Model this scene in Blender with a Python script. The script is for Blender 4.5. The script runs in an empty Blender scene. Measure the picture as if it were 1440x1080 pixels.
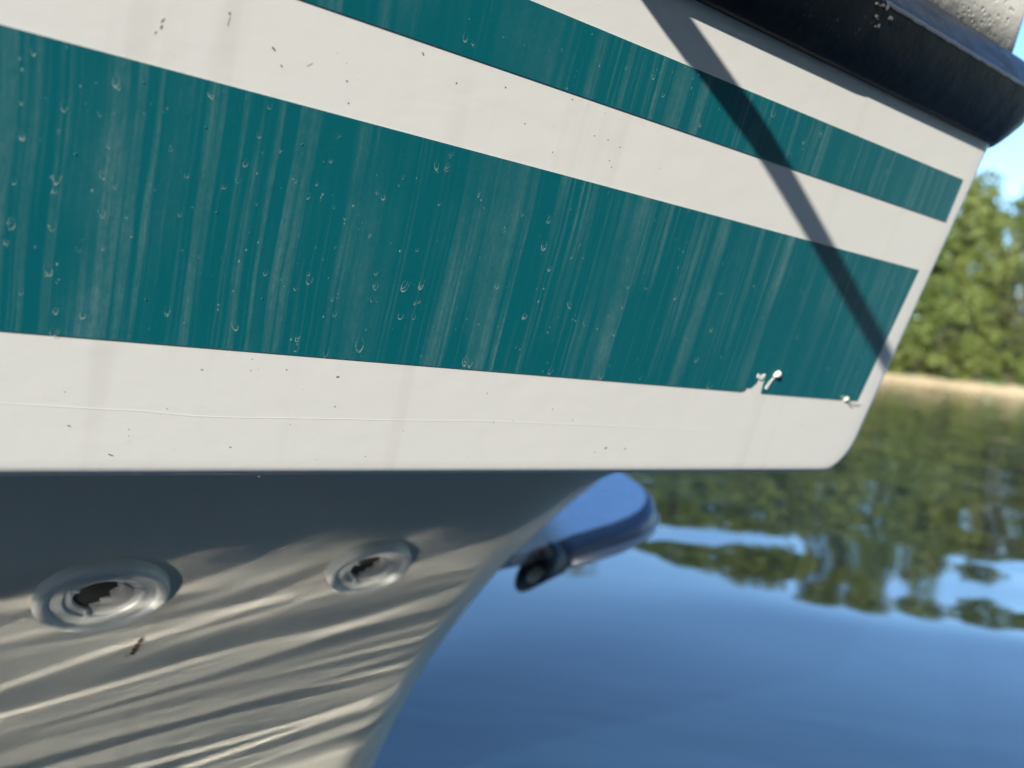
import bpy, bmesh, math, random
import numpy as np
from mathutils import Vector, Matrix
from mathutils.bvhtree import BVHTree

scene = bpy.context.scene
col = scene.collection
random.seed(7)
rng = np.random.default_rng(11)
R = math.radians

# ------------------------------------------------------------------ camera
F_PX = 1080.0                      # focal length in pixels of a 1440 px wide frame
CAM_H = 0.70
PITCH, ROLL = R(4.2), R(6.5)
Fw = np.array([0, math.cos(PITCH), -math.sin(PITCH)])
U0 = np.array([0, math.sin(PITCH), math.cos(PITCH)])
R0 = np.array([1.0, 0, 0])
Rt = math.cos(ROLL) * R0 + math.sin(ROLL) * U0
Up = -math.sin(ROLL) * R0 + math.cos(ROLL) * U0
CAM = np.array([0, 0, CAM_H])
cd = bpy.data.cameras.new('camera')
cd.lens, cd.sensor_width = 27.0, 36.0
cd.clip_start, cd.clip_end = 0.02, 3000
cd.dof.use_dof = True
cd.dof.focus_distance = 0.41
cd.dof.aperture_fstop = 5.2
cam = bpy.data.objects.new('camera', cd)
col.objects.link(cam)
m = Matrix.Identity(4)
for i in range(3):
    m[i][0], m[i][1], m[i][2], m[i][3] = Rt[i], Up[i], -Fw[i], CAM[i]
cam.matrix_world = m
scene.camera = cam

# hull frame, found from the vanishing point of the painted stripes
def unit(a): return a / np.linalg.norm(a)
def ray(x, y): return ((x - 720) / F_PX) * Rt - ((y - 540) / F_PX) * Up + Fw
PHI = R(13)                                             # flare of the topsides
u_ = unit(ray(2330, 657))
w_ = unit(np.array([0, 0, 1.0]) - u_ * u_[2])
n_ = np.cross(u_, w_)                                   # outboard
v_ = w_ * math.cos(PHI) + n_ * math.sin(PHI)            # up the panel
N_ = n_ * math.cos(PHI) - w_ * math.sin(PHI)            # panel normal
A_ = CAM + ray(0, 672) * 0.34                           # chine point, boat origin

# ------------------------------------------------------------------ sun, sky, exposure
SUN = unit(-u_ + 0.70 * v_ + 0.42 * N_)
elev = math.asin(SUN[2])
azim = math.atan2(SUN[0], SUN[1])
sl = bpy.data.lights.new('sun', 'SUN')
sl.energy, sl.angle, sl.color = 3.2, R(0.55), (1.0, 0.945, 0.845)
sun = bpy.data.objects.new('sun', sl)
col.objects.link(sun)
sun.rotation_euler = Vector(SUN).to_track_quat('Z', 'Y').to_euler()
world = bpy.data.worlds.new('World')
scene.world = world
world.use_nodes = True
wn = world.node_tree
sky = wn.nodes.new('ShaderNodeTexSky')
sky.sky_type = 'NISHITA'
sky.sun_disc = False
sky.sun_elevation, sky.sun_rotation = elev, azim
sky.air_density, sky.dust_density, sky.ozone_density = 1.0, 0.3, 3.0
hs = wn.nodes.new('ShaderNodeHueSaturation')
hs.inputs['Saturation'].default_value = 1.12
wn.links.new(sky.outputs[0], hs.inputs['Color'])
wn.links.new(hs.outputs[0], wn.nodes['Background'].inputs[0])
wn.nodes['Background'].inputs[1].default_value = 0.15
scene.view_settings.view_transform = 'Standard'
scene.view_settings.look = 'None'
scene.view_settings.exposure = 1.34
scene.view_settings.gamma = 1.0
scene.render.engine = 'CYCLES'
cy = scene.cycles
cy.use_denoising = True
cy.denoiser = 'OPENIMAGEDENOISE'
cy.max_bounces, cy.diffuse_bounces, cy.glossy_bounces, cy.transparent_max_bounces = 8, 3, 4, 12
cy.caustics_reflective = True
cy.blur_glossy = 0.0
cy.sample_clamp_indirect = 60.0
cy.use_guiding = True

# ------------------------------------------------------------------ helpers
def link(name, me, mat=None, parent=None, kind=None, smooth=False):
    o = bpy.data.objects.new(name, me)
    col.objects.link(o)
    if mat and not me.materials: me.materials.append(mat)
    if parent is not None: o.parent = parent
    if kind: o['kind'] = kind
    if smooth:
        me.polygons.foreach_set('use_smooth', [True] * len(me.polygons))
    return o

def mesh(name, verts, faces):
    me = bpy.data.meshes.new(name)
    me.from_pydata([tuple(float(c) for c in p) for p in verts], [], faces)
    me.update()
    return me

def tag(o, label, cat, group=None):
    o['label'] = label
    o['category'] = cat
    if group: o['group'] = group
    return o

def empty(name, loc=(0, 0, 0), parent=None):
    o = bpy.data.objects.new(name, None)
    o.empty_display_size = 0.1
    o.location = loc
    col.objects.link(o)
    if parent is not None: o.parent = parent
    return o

def grid_faces(nr, nc, closed=False):
    f = []
    for i in range(nr - 1):
        for j in range(nc if closed else nc - 1):
            k = (j + 1) % nc
            f.append((i * nc + j, i * nc + k, (i + 1) * nc + k, (i + 1) * nc + j))
    return f

def tube_mesh(name, pts, rad, seg=10, cap=True, squash=1.0):
    pts = [np.array(p, float) for p in pts]
    n = len(pts)
    rads = [rad] * n if np.isscalar(rad) else rad
    vs = []
    ref = np.array([0.13, 0.27, 0.95])
    for i, p in enumerate(pts):
        t = unit(pts[min(i + 1, n - 1)] - pts[max(i - 1, 0)])
        a = unit(np.cross(t, ref)); b = np.cross(a, t)
        for k in range(seg):
            th = 2 * math.pi * k / seg
            vs.append(p + rads[i] * (math.cos(th) * a + squash * math.sin(th) * b))
    fs = grid_faces(n, seg, True)
    if cap:
        fs.append(tuple(range(seg))[::-1]); fs.append(tuple(range((n - 1) * seg, n * seg)))
    return mesh(name, vs, fs)

def lathe(name, prof, seg=40, mod=None):
    vs = []
    for i, (r, z) in enumerate(prof):
        for k in range(seg):
            th = 2 * math.pi * k / seg
            rr, zz = (r, z) if mod is None else mod(i, th, r, z)
            vs.append((rr * math.cos(th), rr * math.sin(th), zz))
    return mesh(name, vs, grid_faces(len(prof), seg, True))

def box_mesh(name, a, b, bev=0.0):
    bm = bmesh.new()
    bmesh.ops.create_cube(bm, size=1)
    for vtx in bm.verts:
        vtx.co = Vector([a[i] + (vtx.co[i] + 0.5) * (b[i] - a[i]) for i in range(3)])
    if bev: bmesh.ops.bevel(bm, geom=list(bm.edges), offset=bev, segments=2, affect='EDGES')
    me = bpy.data.meshes.new(name); bm.to_mesh(me); bm.free()
    return me

# ---- node helpers
class NT:
    def __init__(s, name):
        s.m = bpy.data.materials.new(name); s.m.use_nodes = True
        s.t = s.m.node_tree; s.t.nodes.clear()
        s.out = s.t.nodes.new('ShaderNodeOutputMaterial')
    def n(s, typ, **kw):
        nd = s.t.nodes.new('ShaderNode' + typ)
        for k, v in kw.items():
            if k.startswith('_'): setattr(nd, k[1:], v)
            else:
                key = int(k[1:]) if k[0] == 'i' and k[1:].isdigit() else k.replace('__', ' ')
                if hasattr(v, 'is_output') or isinstance(v, bpy.types.NodeSocket): s.t.links.new(v, nd.inputs[key])
                else: nd.inputs[key].default_value = v
        return nd
    def math(s, op, a, b=0.0, c=0.0, clamp=False):
        nd = s.n('Math', _operation=op, _use_clamp=clamp, i0=a, i1=b, i2=c); return nd.outputs[0]
    def mix(s, fac, a, b, mode='MIX'):
        nd = s.t.nodes.new('ShaderNodeMix'); nd.data_type = 'RGBA'; nd.blend_type = mode
        for idx, v in ((0, fac), (6, a), (7, b)):
            if isinstance(v, bpy.types.NodeSocket): s.t.links.new(v, nd.inputs[idx])
            else: nd.inputs[idx].default_value = v
        return nd.outputs[2]
    def ramp(s, fac, stops):
        nd = s.n('ValToRGB', Fac=fac); e = nd.color_ramp.elements
        while len(e) > len(stops): e.remove(e[-1])
        while len(e) < len(stops): e.new(0.5)
        for q, (p, c) in zip(e, stops):
            q.position = p; q.color = c if len(c) == 4 else (*c, 1)
        return nd.outputs[0]
    def maprange(s, v, a, b, c=0.0, d=1.0):
        nd = s.n('MapRange', i0=v, i1=a, i2=b, i3=c, i4=d); return nd.outputs[0]
    def coords(s, scale=(1, 1, 1), loc=(0, 0, 0), rot=(0, 0, 0), src='Object'):
        tc = s.n('TexCoord')
        return s.n('Mapping', Vector=tc.outputs[src], Location=loc, Rotation=rot, Scale=scale).outputs[0]
    def noise(s, vec, scale=1.0, detail=2.0, rough=0.5, dist=0.0):
        return s.n('TexNoise', Vector=vec, Scale=scale, Detail=detail, Roughness=rough, Distortion=dist).outputs[0]
    def finish(s, shader):
        s.t.links.new(shader, s.out.inputs[0]); return s.m

def c4(r, g, b): return (r, g, b, 1)

def gelcoat(name, base, stain=0.0, bump=0.00006, rough=0.36, spec=.35):
    t = NT(name)
    big = t.noise(t.coords((1, 1, 1)), 9, 3)
    fine = t.noise(t.coords((1, 1, 1)), 420, 3, 0.6)
    colr = t.mix(t.maprange(big, 0.3, 0.7, 0.0, 0.35), c4(*base), c4(base[0] * .94, base[1] * .94, base[2] * .925))
    # grey wash-down streaks
    st = t.noise(t.coords((46, 1, 2.2)), 1.0, 3, 0.6, 0.15)
    st2 = t.noise(t.coords((7, 7, 7), (3, 1, 2)), 1.0, 2)
    k = t.math('MULTIPLY', t.maprange(st, 0.54, 0.72), t.maprange(st2, 0.42, 0.62), clamp=True)
    colr = t.mix(t.math('MULTIPLY', k, 0.42 + stain), colr, c4(base[0] * .80, base[1] * .79, base[2] * .77))
    # specks of dirt
    sp = t.n('TexVoronoi', Vector=t.coords((1, 1, 1)), Scale=95.0).outputs[0]
    gate = t.maprange(t.noise(t.coords((1, 1, 1), (5, 2, 9)), 38, 1), 0.66, 0.70)
    speck = t.math('MULTIPLY', t.maprange(sp, 0.10, 0.05), gate, clamp=True)
    colr = t.mix(t.math('MULTIPLY', speck, 0.0), colr, c4(.20, .17, .13))
    h = t.math('ADD', t.math('MULTIPLY', t.noise(t.coords((1, 1, 1.6), (0, 0, 4)), 55, 3), bump * 3.0),
               t.math('MULTIPLY', fine, bump * 0.25))
    bp = t.n('Bump', Strength=1.0, Distance=1.0, Height=h)
    p = t.n('BsdfPrincipled', Base__Color=colr, Roughness=t.maprange(fine, .2, .8, rough - .07, rough + .07), Normal=bp.outputs[0])
    p.inputs['Specular IOR Level'].default_value = spec
    return t.finish(p.outputs[0])

M = {}
M['gel'] = gelcoat('white_gelcoat', (.775, .768, .732))
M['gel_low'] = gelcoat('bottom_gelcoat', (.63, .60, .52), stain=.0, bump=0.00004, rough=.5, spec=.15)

def teal():
    t = NT('teal_vinyl')
    # water-run stains: long noise cells running down the panel
    wob = t.noise(t.coords((9, 9, 9)), 1, 2)
    c0 = t.coords((1, 1, 1))
    off = t.n('CombineXYZ', X=t.math('MULTIPLY', t.math('SUBTRACT', wob, .5), .006), Y=0.0, Z=0.0).outputs[0]
    cc = t.n('VectorMath', _operation='ADD', i0=c0, i1=off).outputs[0]
    def st(sx, sz, lo, hi, loc, det=2.0):
        mp = t.n('Mapping', Vector=cc, Scale=(sx, 1, sz), Location=loc).outputs[0]
        return t.maprange(t.noise(mp, 1, det, .55), lo, hi)
    broad = st(58, 2.2, .52, .70, (0, 0, 0), 1.5)
    mid = st(170, 3.0, .52, .70, (11, 0, 5), 2)
    thin = st(480, 5.0, .55, .70, (7, 0, 3), 2)
    fib = t.maprange(t.noise(t.n('Mapping', Vector=cc, Scale=(1100, 1, 110)).outputs[0], 1, 3, .75), .38, .72)
    chalk = t.maprange(t.noise(t.coords((420, 420, 240), (3, 1, 7)), 1, 4, .75), .38, .70)
    clumps = t.maprange(t.noise(t.coords((24, 24, 13), (2, 4, 1)), 1, 4, .65), .34, .66)
    patch = t.maprange(t.noise(t.coords((5, 5, 7), (1, 0, 6)), 1, 3, .6), .36, .64, .04, 1.0)
    patch2 = t.maprange(t.noise(t.coords((9, 9, 6), (5, 3, 2)), 1, 3, .6), .40, .62, .03, 1.0)
    k = t.math('ADD', t.math('MULTIPLY', t.math('MULTIPLY', broad, .55), patch), t.math('MULTIPLY', t.math('MULTIPLY', mid, .60), patch2))
    k = t.math('ADD', k, t.math('MULTIPLY', t.math('MULTIPLY', thin, .40), patch))
    k = t.math('MULTIPLY', k, t.math('ADD', .35, t.math('ADD', t.math('MULTIPLY', fib, .45), t.math('MULTIPLY', chalk, .45))))
    k = t.math('MULTIPLY', k, t.math('ADD', .40, t.math('MULTIPLY', clumps, .85)), clamp=True)
    base = t.mix(t.noise(t.coords((14, 14, 14)), 1, 3), c4(.002, .110, .134), c4(.003, .125, .150))
    colr = t.mix(t.math('MULTIPLY', k, .52), base, c4(.30, .44, .43))
    # hair scratches and mineral dust
    v = t.n('TexVoronoi', Vector=t.n('Mapping', Vector=cc, Scale=(330, 1, 200)).outputs[0], Scale=1.0).outputs[0]
    g = t.maprange(t.noise(t.coords((75, 75, 55), (9, 9, 1)), 1, 2), .60, .68)
    dust = t.math('MULTIPLY', t.maprange(v, .16, .08), g, clamp=True)
    colr = t.mix(t.math('MULTIPLY', dust, .45), colr, c4(.55, .65, .62))
    wv = t.n('TexNoise', Vector=t.coords((26, 26, 26), (4, 8, 2)), Scale=1.0, Detail=2.0, Roughness=.5, Distortion=1.2)
    line = t.maprange(t.math('ABSOLUTE', t.math('SUBTRACT', wv.outputs[0], .5)), .0035, .0012)
    lg = t.maprange(t.noise(t.coords((17, 17, 17), (3, 3, 8)), 1, 2), .56, .66)
    colr = t.mix(t.math('MULTIPLY', t.math('MULTIPLY', line, lg, clamp=True), .0), colr, c4(.45, .58, .56))
    h = t.math('ADD', t.math('MULTIPLY', t.noise(t.coords((1, 1, 1)), 600, 2), .00006), t.math('MULTIPLY', k, .00008))
    bp = t.n('Bump', Strength=1.0, Distance=1.0, Height=h)
    p = t.n('BsdfPrincipled', Base__Color=colr, Roughness=t.maprange(k, 0, 1, .34, .6), Normal=bp.outputs[0])
    p.inputs['Specular IOR Level'].default_value = 0.30
    return t.finish(p.outputs[0])
M['teal'] = teal()

def plain(name, base, rough=.5, bump=0.0, bscale=200, spec=.5, var=.12, metal=0.0):
    t = NT(name)
    nz = t.noise(t.coords(), bscale, 3, .6)
    nb = t.noise(t.coords(), bscale * .12, 3, .6)
    colr = t.mix(nb, c4(*[b * (1 - var) for b in base]), c4(*[min(1, b * (1 + var)) for b in base]))
    p = t.n('BsdfPrincipled', Base__Color=colr, Roughness=t.maprange(nz, .2, .8, max(.02, rough - .08), rough + .08), Metallic=metal)
    p.inputs['Specular IOR Level'].default_value = spec
    if bump:
        t.t.links.new(t.n('Bump', Strength=1.0, Distance=1.0, Height=t.math('MULTIPLY', nz, bump)).outputs[0], p.inputs['Normal'])
    return t.finish(p.outputs[0])

def rubber():
    t = NT('black_vinyl_rail')
    c = t.coords()
    v = t.n('TexVoronoi', Vector=c, Scale=150.0).outputs[0]
    g = t.maprange(t.noise(c, 60, 2), .55, .66)
    spk = t.math('MULTIPLY', t.maprange(v, .22, .10), g, clamp=True)
    smear = t.maprange(t.noise(t.coords((20, 60, 60), (1, 1, 1)), 1, 3, .6), .52, .75)
    colr = t.mix(t.math('MULTIPLY', smear, .5), c4(.007, .008, .010), c4(.014, .0145, .016))
    colr = t.mix(t.math('MULTIPLY', spk, .5), colr, c4(.16, .16, .15))
    h = t.math('ADD', t.math('MULTIPLY', t.noise(c, 60, 3), .0005), t.math('MULTIPLY', t.noise(c, 500, 2), .00007))
    p = t.n('BsdfPrincipled', Base__Color=colr, Roughness=t.maprange(smear, 0, 1, .38, .55),
            Normal=t.n('Bump', Strength=1.0, Distance=1.0, Height=h).outputs[0])
    p.inputs['Specular IOR Level'].default_value = .28
    return t.finish(p.outputs[0])
M['rail'] = rubber()

def nonskid():
    t = NT('nonskid_deck')
    c = t.coords()
    v = t.n('TexVoronoi', Vector=c, Scale=170.0).outputs[0]
    n1 = t.noise(c, 120, 3, .6)
    pit = t.math('MULTIPLY', t.maprange(v, .34, .12), t.maprange(n1, .45, .56), clamp=True)
    colr = t.mix(t.math('MULTIPLY', pit, .40), c4(.82, .80, .73), c4(.38, .33, .25))
    rim = t.maprange(t.noise(c, 25, 2), .55, .75)
    colr = t.mix(t.math('MULTIPLY', rim, .18), colr, c4(.55, .44, .30))
    h = t.math('SUBTRACT', t.math('MULTIPLY', n1, .0006), t.math('MULTIPLY', pit, .0008))
    p = t.n('BsdfPrincipled', Base__Color=colr, Roughness=.65, Normal=t.n('Bump', Strength=1.0, Distance=1.0, Height=h).outputs[0])
    return t.finish(p.outputs[0])
M['deck'] = nonskid()

def mineral():
    t = NT('dried_mineral')
    nz = t.noise(t.coords(), 700, 3, .6)
    d = t.n('BsdfPrincipled', Base__Color=c4(.62, .70, .66), Roughness=.6)
    tr = t.n('BsdfTransparent')
    mx = t.n('MixShader', Fac=t.maprange(nz, .34, .70, .0, .60), i1=tr.outputs[0], i2=d.outputs[0])
    return t.finish(mx.outputs[0])
M['mineral'] = mineral()
M['grit'] = plain('grey_grit', (.20, .18, .15), .7, var=.5, bscale=900)
M['bead'] = plain('white_bead', (.74, .72, .66), .4)
M['rust'] = plain('rust_fleck', (.10, .045, .018), .8, .0004, 900, var=.5)
M['fit'] = plain('grey_plastic_fitting', (.60, .595, .55), .38, .0002, 300)
M['hole'] = plain('dark_bore', (.03, .03, .024), .7)
M['insert'] = plain('pale_plastic_insert', (.48, .46, .41), .5, .0004, 300)
M['stepdeck'] = plain('satin_step_plate', (.73, .74, .78), .24, .00002, 200, var=.05, metal=.9)
M['steprim'] = plain('blue_tube', (.11, .14, .22), .25, .0002, 200)
M['collar'] = plain('dark_collar', (.012, .016, .024), .5)
M['sealant'] = plain('grey_sealant', (.11, .10, .09), .45, .002, 160, var=.4)
M['ridge_light'] = plain('highlight_vinyl', (.055, .06, .07), .45, .0003, 400, var=.5)  # paler grey for the highlight painted along the rail ridge
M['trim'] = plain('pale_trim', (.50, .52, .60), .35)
M['steel'] = plain('stainless', (.6, .6, .6), .25, metal=1.0)
M['rope'] = plain('white_rope', (.5, .48, .42), .9, .0015, 300)
SHED_S = -1.45  # where the added sky-blocking shed starts along the hull
M['darkwood'] = plain('dark_stained_boards', (.045, .035, .026), .8, .002, 60)
M['wood'] = plain('weathered_wood', (.12, .095, .07), .85, .002, 60)

# ------------------------------------------------------------------ the setting: water, far bank
def water():
    t = NT('lake_water')
    tc = t.n('TexCoord').outputs['Object']
    def wv(sx, sy, rot, amp, det=1.0, dist=.4, loc=(0, 0, 0), rough=.45):
        mp = t.n('Mapping', Vector=tc, Scale=(sx, sy, 1), Rotation=(0, 0, R(rot)), Location=loc).outputs[0]
        nz = t.noise(mp, 1.0, det, rough, dist)
        return t.math('MULTIPLY', nz, amp)
    h = wv(.33, .48, 8, W1, 0.0, .4, (3.1, 1.2, 0))
    h = t.math('ADD', h, wv(.95, 1.35, -14, W2, 0.0, .5, WL))
    sx = t.n('SeparateXYZ', Vector=tc).outputs[1]
    chop = t.maprange(sx, .5, 1.7, 1.0, .07)          # choppy in the gap between hull and dock, calm outside
    h = t.math('ADD', h, t.math('MULTIPLY', chop, t.math('ADD', wv(3.2, RF, RIP, W3, 0.0, .6, (.2, .1, 0)), wv(4.5, 12.0, RIP + 12, W3 * WB, 0.0, .5, (2.2, 3.1, 0)))))
    bp = t.n('Bump', Strength=1.0, Distance=1.0, Height=h).outputs[0]
    fr = t.n('Fresnel', IOR=1.95, Normal=bp).outputs[0]
    g = t.n('BsdfGlossy', Color=c4(1, 1, 1), Roughness=.033, Normal=bp)
    body = t.n('BsdfDiffuse', Color=c4(.0035, .013, .023))
    mx = t.n('MixShader', Fac=fr, i1=body.outputs[0], i2=g.outputs[0])
    return t.finish(mx.outputs[0])
WL = (1.3, 2.1, 0)
W1, W2, W3, RF, RIP, WB = .018, .024, .0016, 13.0, 30, .0
M['water'] = water()
w = link('lake_water', mesh('lake_water', [(-500, -60, 0), (500, -60, 0), (500, 140, 0), (-500, 140, 0)], [(0, 1, 2, 3)]), M['water'], kind='structure')
tag(w, 'rippling blue lake water reflecting green trees and sky', 'water')

SHORE = 58.0
def sand():
    t = NT('shore_sand')
    c = t.coords()
    colr = t.ramp(t.noise(c, .8, 5, .6), [(.3, (.34, .23, .11)), (.55, (.58, .43, .24)), (.8, (.66, .52, .33))])
    p = t.n('BsdfPrincipled', Base__Color=colr, Roughness=.9, Normal=t.n('Bump', Strength=.6, Distance=.2, Height=t.noise(c, 3, 4)).outputs[0])
    return t.finish(p.outputs[0])
def turf():
    t = NT('bank_turf')
    c = t.coords()
    colr = t.ramp(t.noise(c, .5, 5, .6), [(.3, (.07, .11, .028)), (.7, (.13, .165, .05))])
    return t.finish(t.n('BsdfPrincipled', Base__Color=colr, Roughness=1.0).outputs[0])
def shore_y(x): return SHORE + 1.6 * math.sin(x * .045 + .6) + .5 * math.sin(x * .21) + .16 * math.sin(x * .9)
xs = np.linspace(-260, 300, 561)
vs, nr = [], 0
for dy, dz in ((-1.2, -.35), (0, .0), (.8, .20), (1.6, .38), (2.4, .48)):
    nr += 1
    for x in xs: vs.append((x, shore_y(x) + dy, dz + (.10 * math.sin(x * 1.7 + dy) + .07 * math.sin(x * 4.1)) * (dz > .1)))
tag(link('sand_beach', mesh('sand_beach', vs, grid_faces(nr, len(xs))), sand(), kind='structure', smooth=True), 'narrow strip of pale orange sand along the far shore', 'beach')
vs, nr = [], 0
for dy, dz in ((2.3, .41), (5, 1.1), (14, 2.6), (40, 6), (120, 10), (900, 14)):
    nr += 1
    for x in xs[::4]: vs.append((x * (1 if dy < 100 else 3), shore_y(x) + dy, dz + .15 * math.sin(x * .8 + dy)))
tag(link('far_bank', mesh('far_bank', vs, grid_faces(nr, len(xs[::4]))), turf(), kind='structure', smooth=True), 'grassy bank rising behind the sand under the trees', 'bank')

# ------------------------------------------------------------------ trees on the far bank
def leaf_mat(name, dark, light, warm):
    t = NT(name)
    oi = t.n('ObjectInfo')
    c = t.coords()
    k = t.noise(c, .55, 3, .6)
    col1 = t.ramp(k, [(.32, dark), (.62, light), (.85, warm)])
    colr = t.mix(t.math('MULTIPLY', oi.outputs['Random'], .35), col1, c4(*warm))
    d = t.n('BsdfDiffuse', Color=colr, Roughness=0)
    tr = t.n('BsdfTranslucent', Color=colr)
    gl = t.n('BsdfGlossy', Color=c4(.5, .5, .45), Roughness=.5)
    a = t.n('MixShader', Fac=.46, i1=d.outputs[0], i2=tr.outputs[0])
    b = t.n('MixShader', Fac=.03, i1=a.outputs[0], i2=gl.outputs[0])
    return t.finish(b.outputs[0])
LM = [leaf_mat('leaf_green', (.165, .205, .046), (.23, .275, .070), (.31, .335, .115)),
      leaf_mat('leaf_deep', (.13, .178, .040), (.185, .24, .058), (.25, .295, .09)),
      leaf_mat('leaf_olive', (.10, .11, .045), (.17, .18, .08), (.26, .24, .13))]
M['bark'] = plain('tree_bark', (.14, .11, .08), .95, .02, 12)

def crown_mesh(name, H, rad, lo, nclump, per, mat, seed, leaf=.30):
    g = np.random.default_rng(seed)
    cents, sizes = [], []
    for i in range(nclump):
        z = lo + (H - lo) * (i + g.random()) / nclump
        f = (z - lo) / (H - lo)
        prof = (math.sin(math.pi * min(1, .13 + .87 * f) ** .75)) ** .7 if f < 1 else .1
        rr = rad * max(.22, prof) * (.45 + .6 * math.sqrt(g.random()))
        a = g.random() * 2 * math.pi
        cents.append((rr * math.cos(a), rr * math.sin(a), z)); sizes.append(rad * (.17 + .20 * g.random()))
    V, Fc = [], []
    for (cx, cy_, cz), sz in zip(cents, sizes):
        for _ in range(per):
            d = g.normal(size=3); d /= np.linalg.norm(d)
            rr = sz * (.55 + .5 * g.random())
            p = np.array([cx, cy_, cz]) + d * rr * np.array([1, 1, .72])
            nn = unit(d * .9 + g.normal(size=3) * .55 + np.array([0, 0, .25]))
            a = unit(np.cross(nn, g.normal(size=3))); b = np.cross(nn, a)
            s = leaf * (.6 + .8 * g.random())
            i0 = len(V)
            V += [p - a * s * .5, p + b * s * .32, p + a * s * .6, p - b * s * .32]
            Fc.append((i0, i0 + 1, i0 + 2, i0 + 3))
    me = mesh(name, V, Fc); me.materials.append(mat)
    return me, cents

def trunk_mesh(name, H, lo, cents, r0, seed):
    g = np.random.default_rng(seed)
    bm = bmesh.new()
    def add(pts, rads):
        me = tube_mesh('x', pts, rads, 7); bm.from_mesh(me); bpy.data.meshes.remove(me)
    bend = g.normal(size=2) * .25
    tr = [(bend[0] * math.sin(k * 1.1), bend[1] * math.sin(k * .9), -0.6 + (H * .80 + .6) * k / 6) for k in range(7)]
    add(tr, [r0 * 1.35, r0, r0 * .85, r0 * .66, r0 * .48, r0 * .30, r0 * .12])
    for c in cents[::max(1, len(cents) // 11)]:
        z0 = max(lo * .7, c[2] - 2.2 - g.random()); f = (z0 + .6) / (H * .8 + .6) * 6
        k = min(5, int(f)); a = np.array(tr[k]); b = np.array(tr[k + 1]); s = a + (b - a) * min(1, f - k)
        e = np.array(c); mid = (s + e) / 2 + np.array([0, 0, .35])
        add([s, mid, e], [r0 * .30, r0 * .2, r0 * .06])
    me = bpy.data.meshes.new(name); bm.to_mesh(me); bm.free(); me.materials.append(M['bark'])
    return me

kinds = []
for i, (H, rad, lo, ncl, per, mi, lf) in enumerate(((15.5, 4.2, .3, 120, 62, 0, .40), (13.5, 4.0, .2, 110, 62, 1, .38),
                                                  (16.0, 3.8, .5, 110, 60, 0, .40), (12.0, 3.2, .4, 80, 50, 2, .36))):
    cm, ce = crown_mesh('crown', H, rad, lo, ncl, per, LM[mi], 20 + i, lf)
    kinds.append((cm, trunk_mesh('trunk', H, lo, ce, .24, 40 + i)))
bush_kinds = []
for i in range(3):
    cm, ce = crown_mesh('foliage', 2.6 + .6 * i, 1.7, .25, 22, 46, LM[(0, 0, 2)[i]], 70 + i, .24)
    bush_kinds.append((cm, trunk_mesh('stem', 2.2, .2, ce, .05, 90 + i)))

def put(root_name, pair, names, x, y, z, s, rot, label, cat, group):
    e = empty(root_name, (x, y, z)); e.rotation_euler[2] = rot; e.scale = (s, s, s * (.94 + .12 * random.random()))
    tag(e, label, cat, group)
    for me, nm in zip(pair, names): link(nm, me, parent=e)
    return e

def px_at(X, Y, Z):
    d = np.array([X, Y, Z]) - CAM; zz = d @ Fw
    return 720 + F_PX * (d @ Rt) / zz, 540 - F_PX * (d @ Up) / zz
TREES = []
x = -30.0
while x < 66:
    TREES.append((x, 4.4 + random.uniform(0, .8), random.choice((0, 1)), random.uniform(.42, .62)))
    x += random.uniform(3.0, 4.2)
x = -30.0
while x < 66:
    TREES.append((x + random.uniform(-.5, .5), 5.2 + random.uniform(0, 2.0), random.choice((0, 1, 0, 2)), random.uniform(.88, 1.10)))
    x += random.uniform(3.6, 4.8)
x = -32.0
while x < 72:
    TREES.append((x, 11.5 + random.uniform(0, 3), random.choice((0, 1, 2)), random.uniform(.98, 1.16)))
    x += random.uniform(4.6, 6.0)
ORD = ('first', 'second', 'third', 'fourth', 'fifth', 'sixth', 'seventh', 'eighth', 'ninth')
count = {}
for X, dy, kd, s in sorted(TREES):
    Y = shore_y(X) + dy
    pxx, _ = px_at(X, Y, 8)
    row = 'short' if s < .7 else ('tall' if dy < 9 else 'back')
    if abs(pxx - 1425) < 22 and row == 'tall': kd, s = 3, 1.0
    if 1285 < pxx < 1470 and row != 'back':
        c = count[row] = count.get(row, 0) + 1
        lab = ('pale olive thin-leaved tree at right border on far bank' if kd == 3 else
               f'{row} green tree on the far bank, {ORD[c - 1]} {row} one from the white bow edge')
        grp = 'trees on the far bank'
    else:
        lab = 'green tree on the far bank hidden by the boat or by nearer trees'; grp = 'hidden trees on the far bank'
    put('bank_tree', kinds[kd], ('crown', 'trunk'), X, Y, 1.2 + .1 * dy, s, random.random() * 6.28, lab, 'tree', grp)
x = -30.0
bi = 0
BV = ['low light green bush touching the bow edge above the sand', 'rounded bush just right of the bow edge bush above the sand',
      'low bush in the middle of the visible shore above the sand', 'pale bush beside the middle shore bush above the sand',
      'leafy bush near the right border above the sand', 'low bush cut by the right border above the sand', 'small bush tucked behind the shore bushes above the sand']
while x < 66:
    Y = shore_y(x) + 3.0 + random.uniform(0, 1.0)
    pxx, _ = px_at(x, Y, 2)
    if 1240 < pxx < 1460:
        lab, grp = BV[min(bi, 6)], 'bushes above the sand'; bi += 1
    else: lab, grp = 'shore bush on the far bank hidden behind the boat', 'hidden shore bushes'
    put('shore_bush', bush_kinds[random.choice((0, 1, 1, 0, 2))], ('foliage', 'stem'), x, Y, .6, random.uniform(.9, 1.4), random.random() * 6.28, lab, 'bush', grp)
    x += random.uniform(1.5, 2.4)

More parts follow.
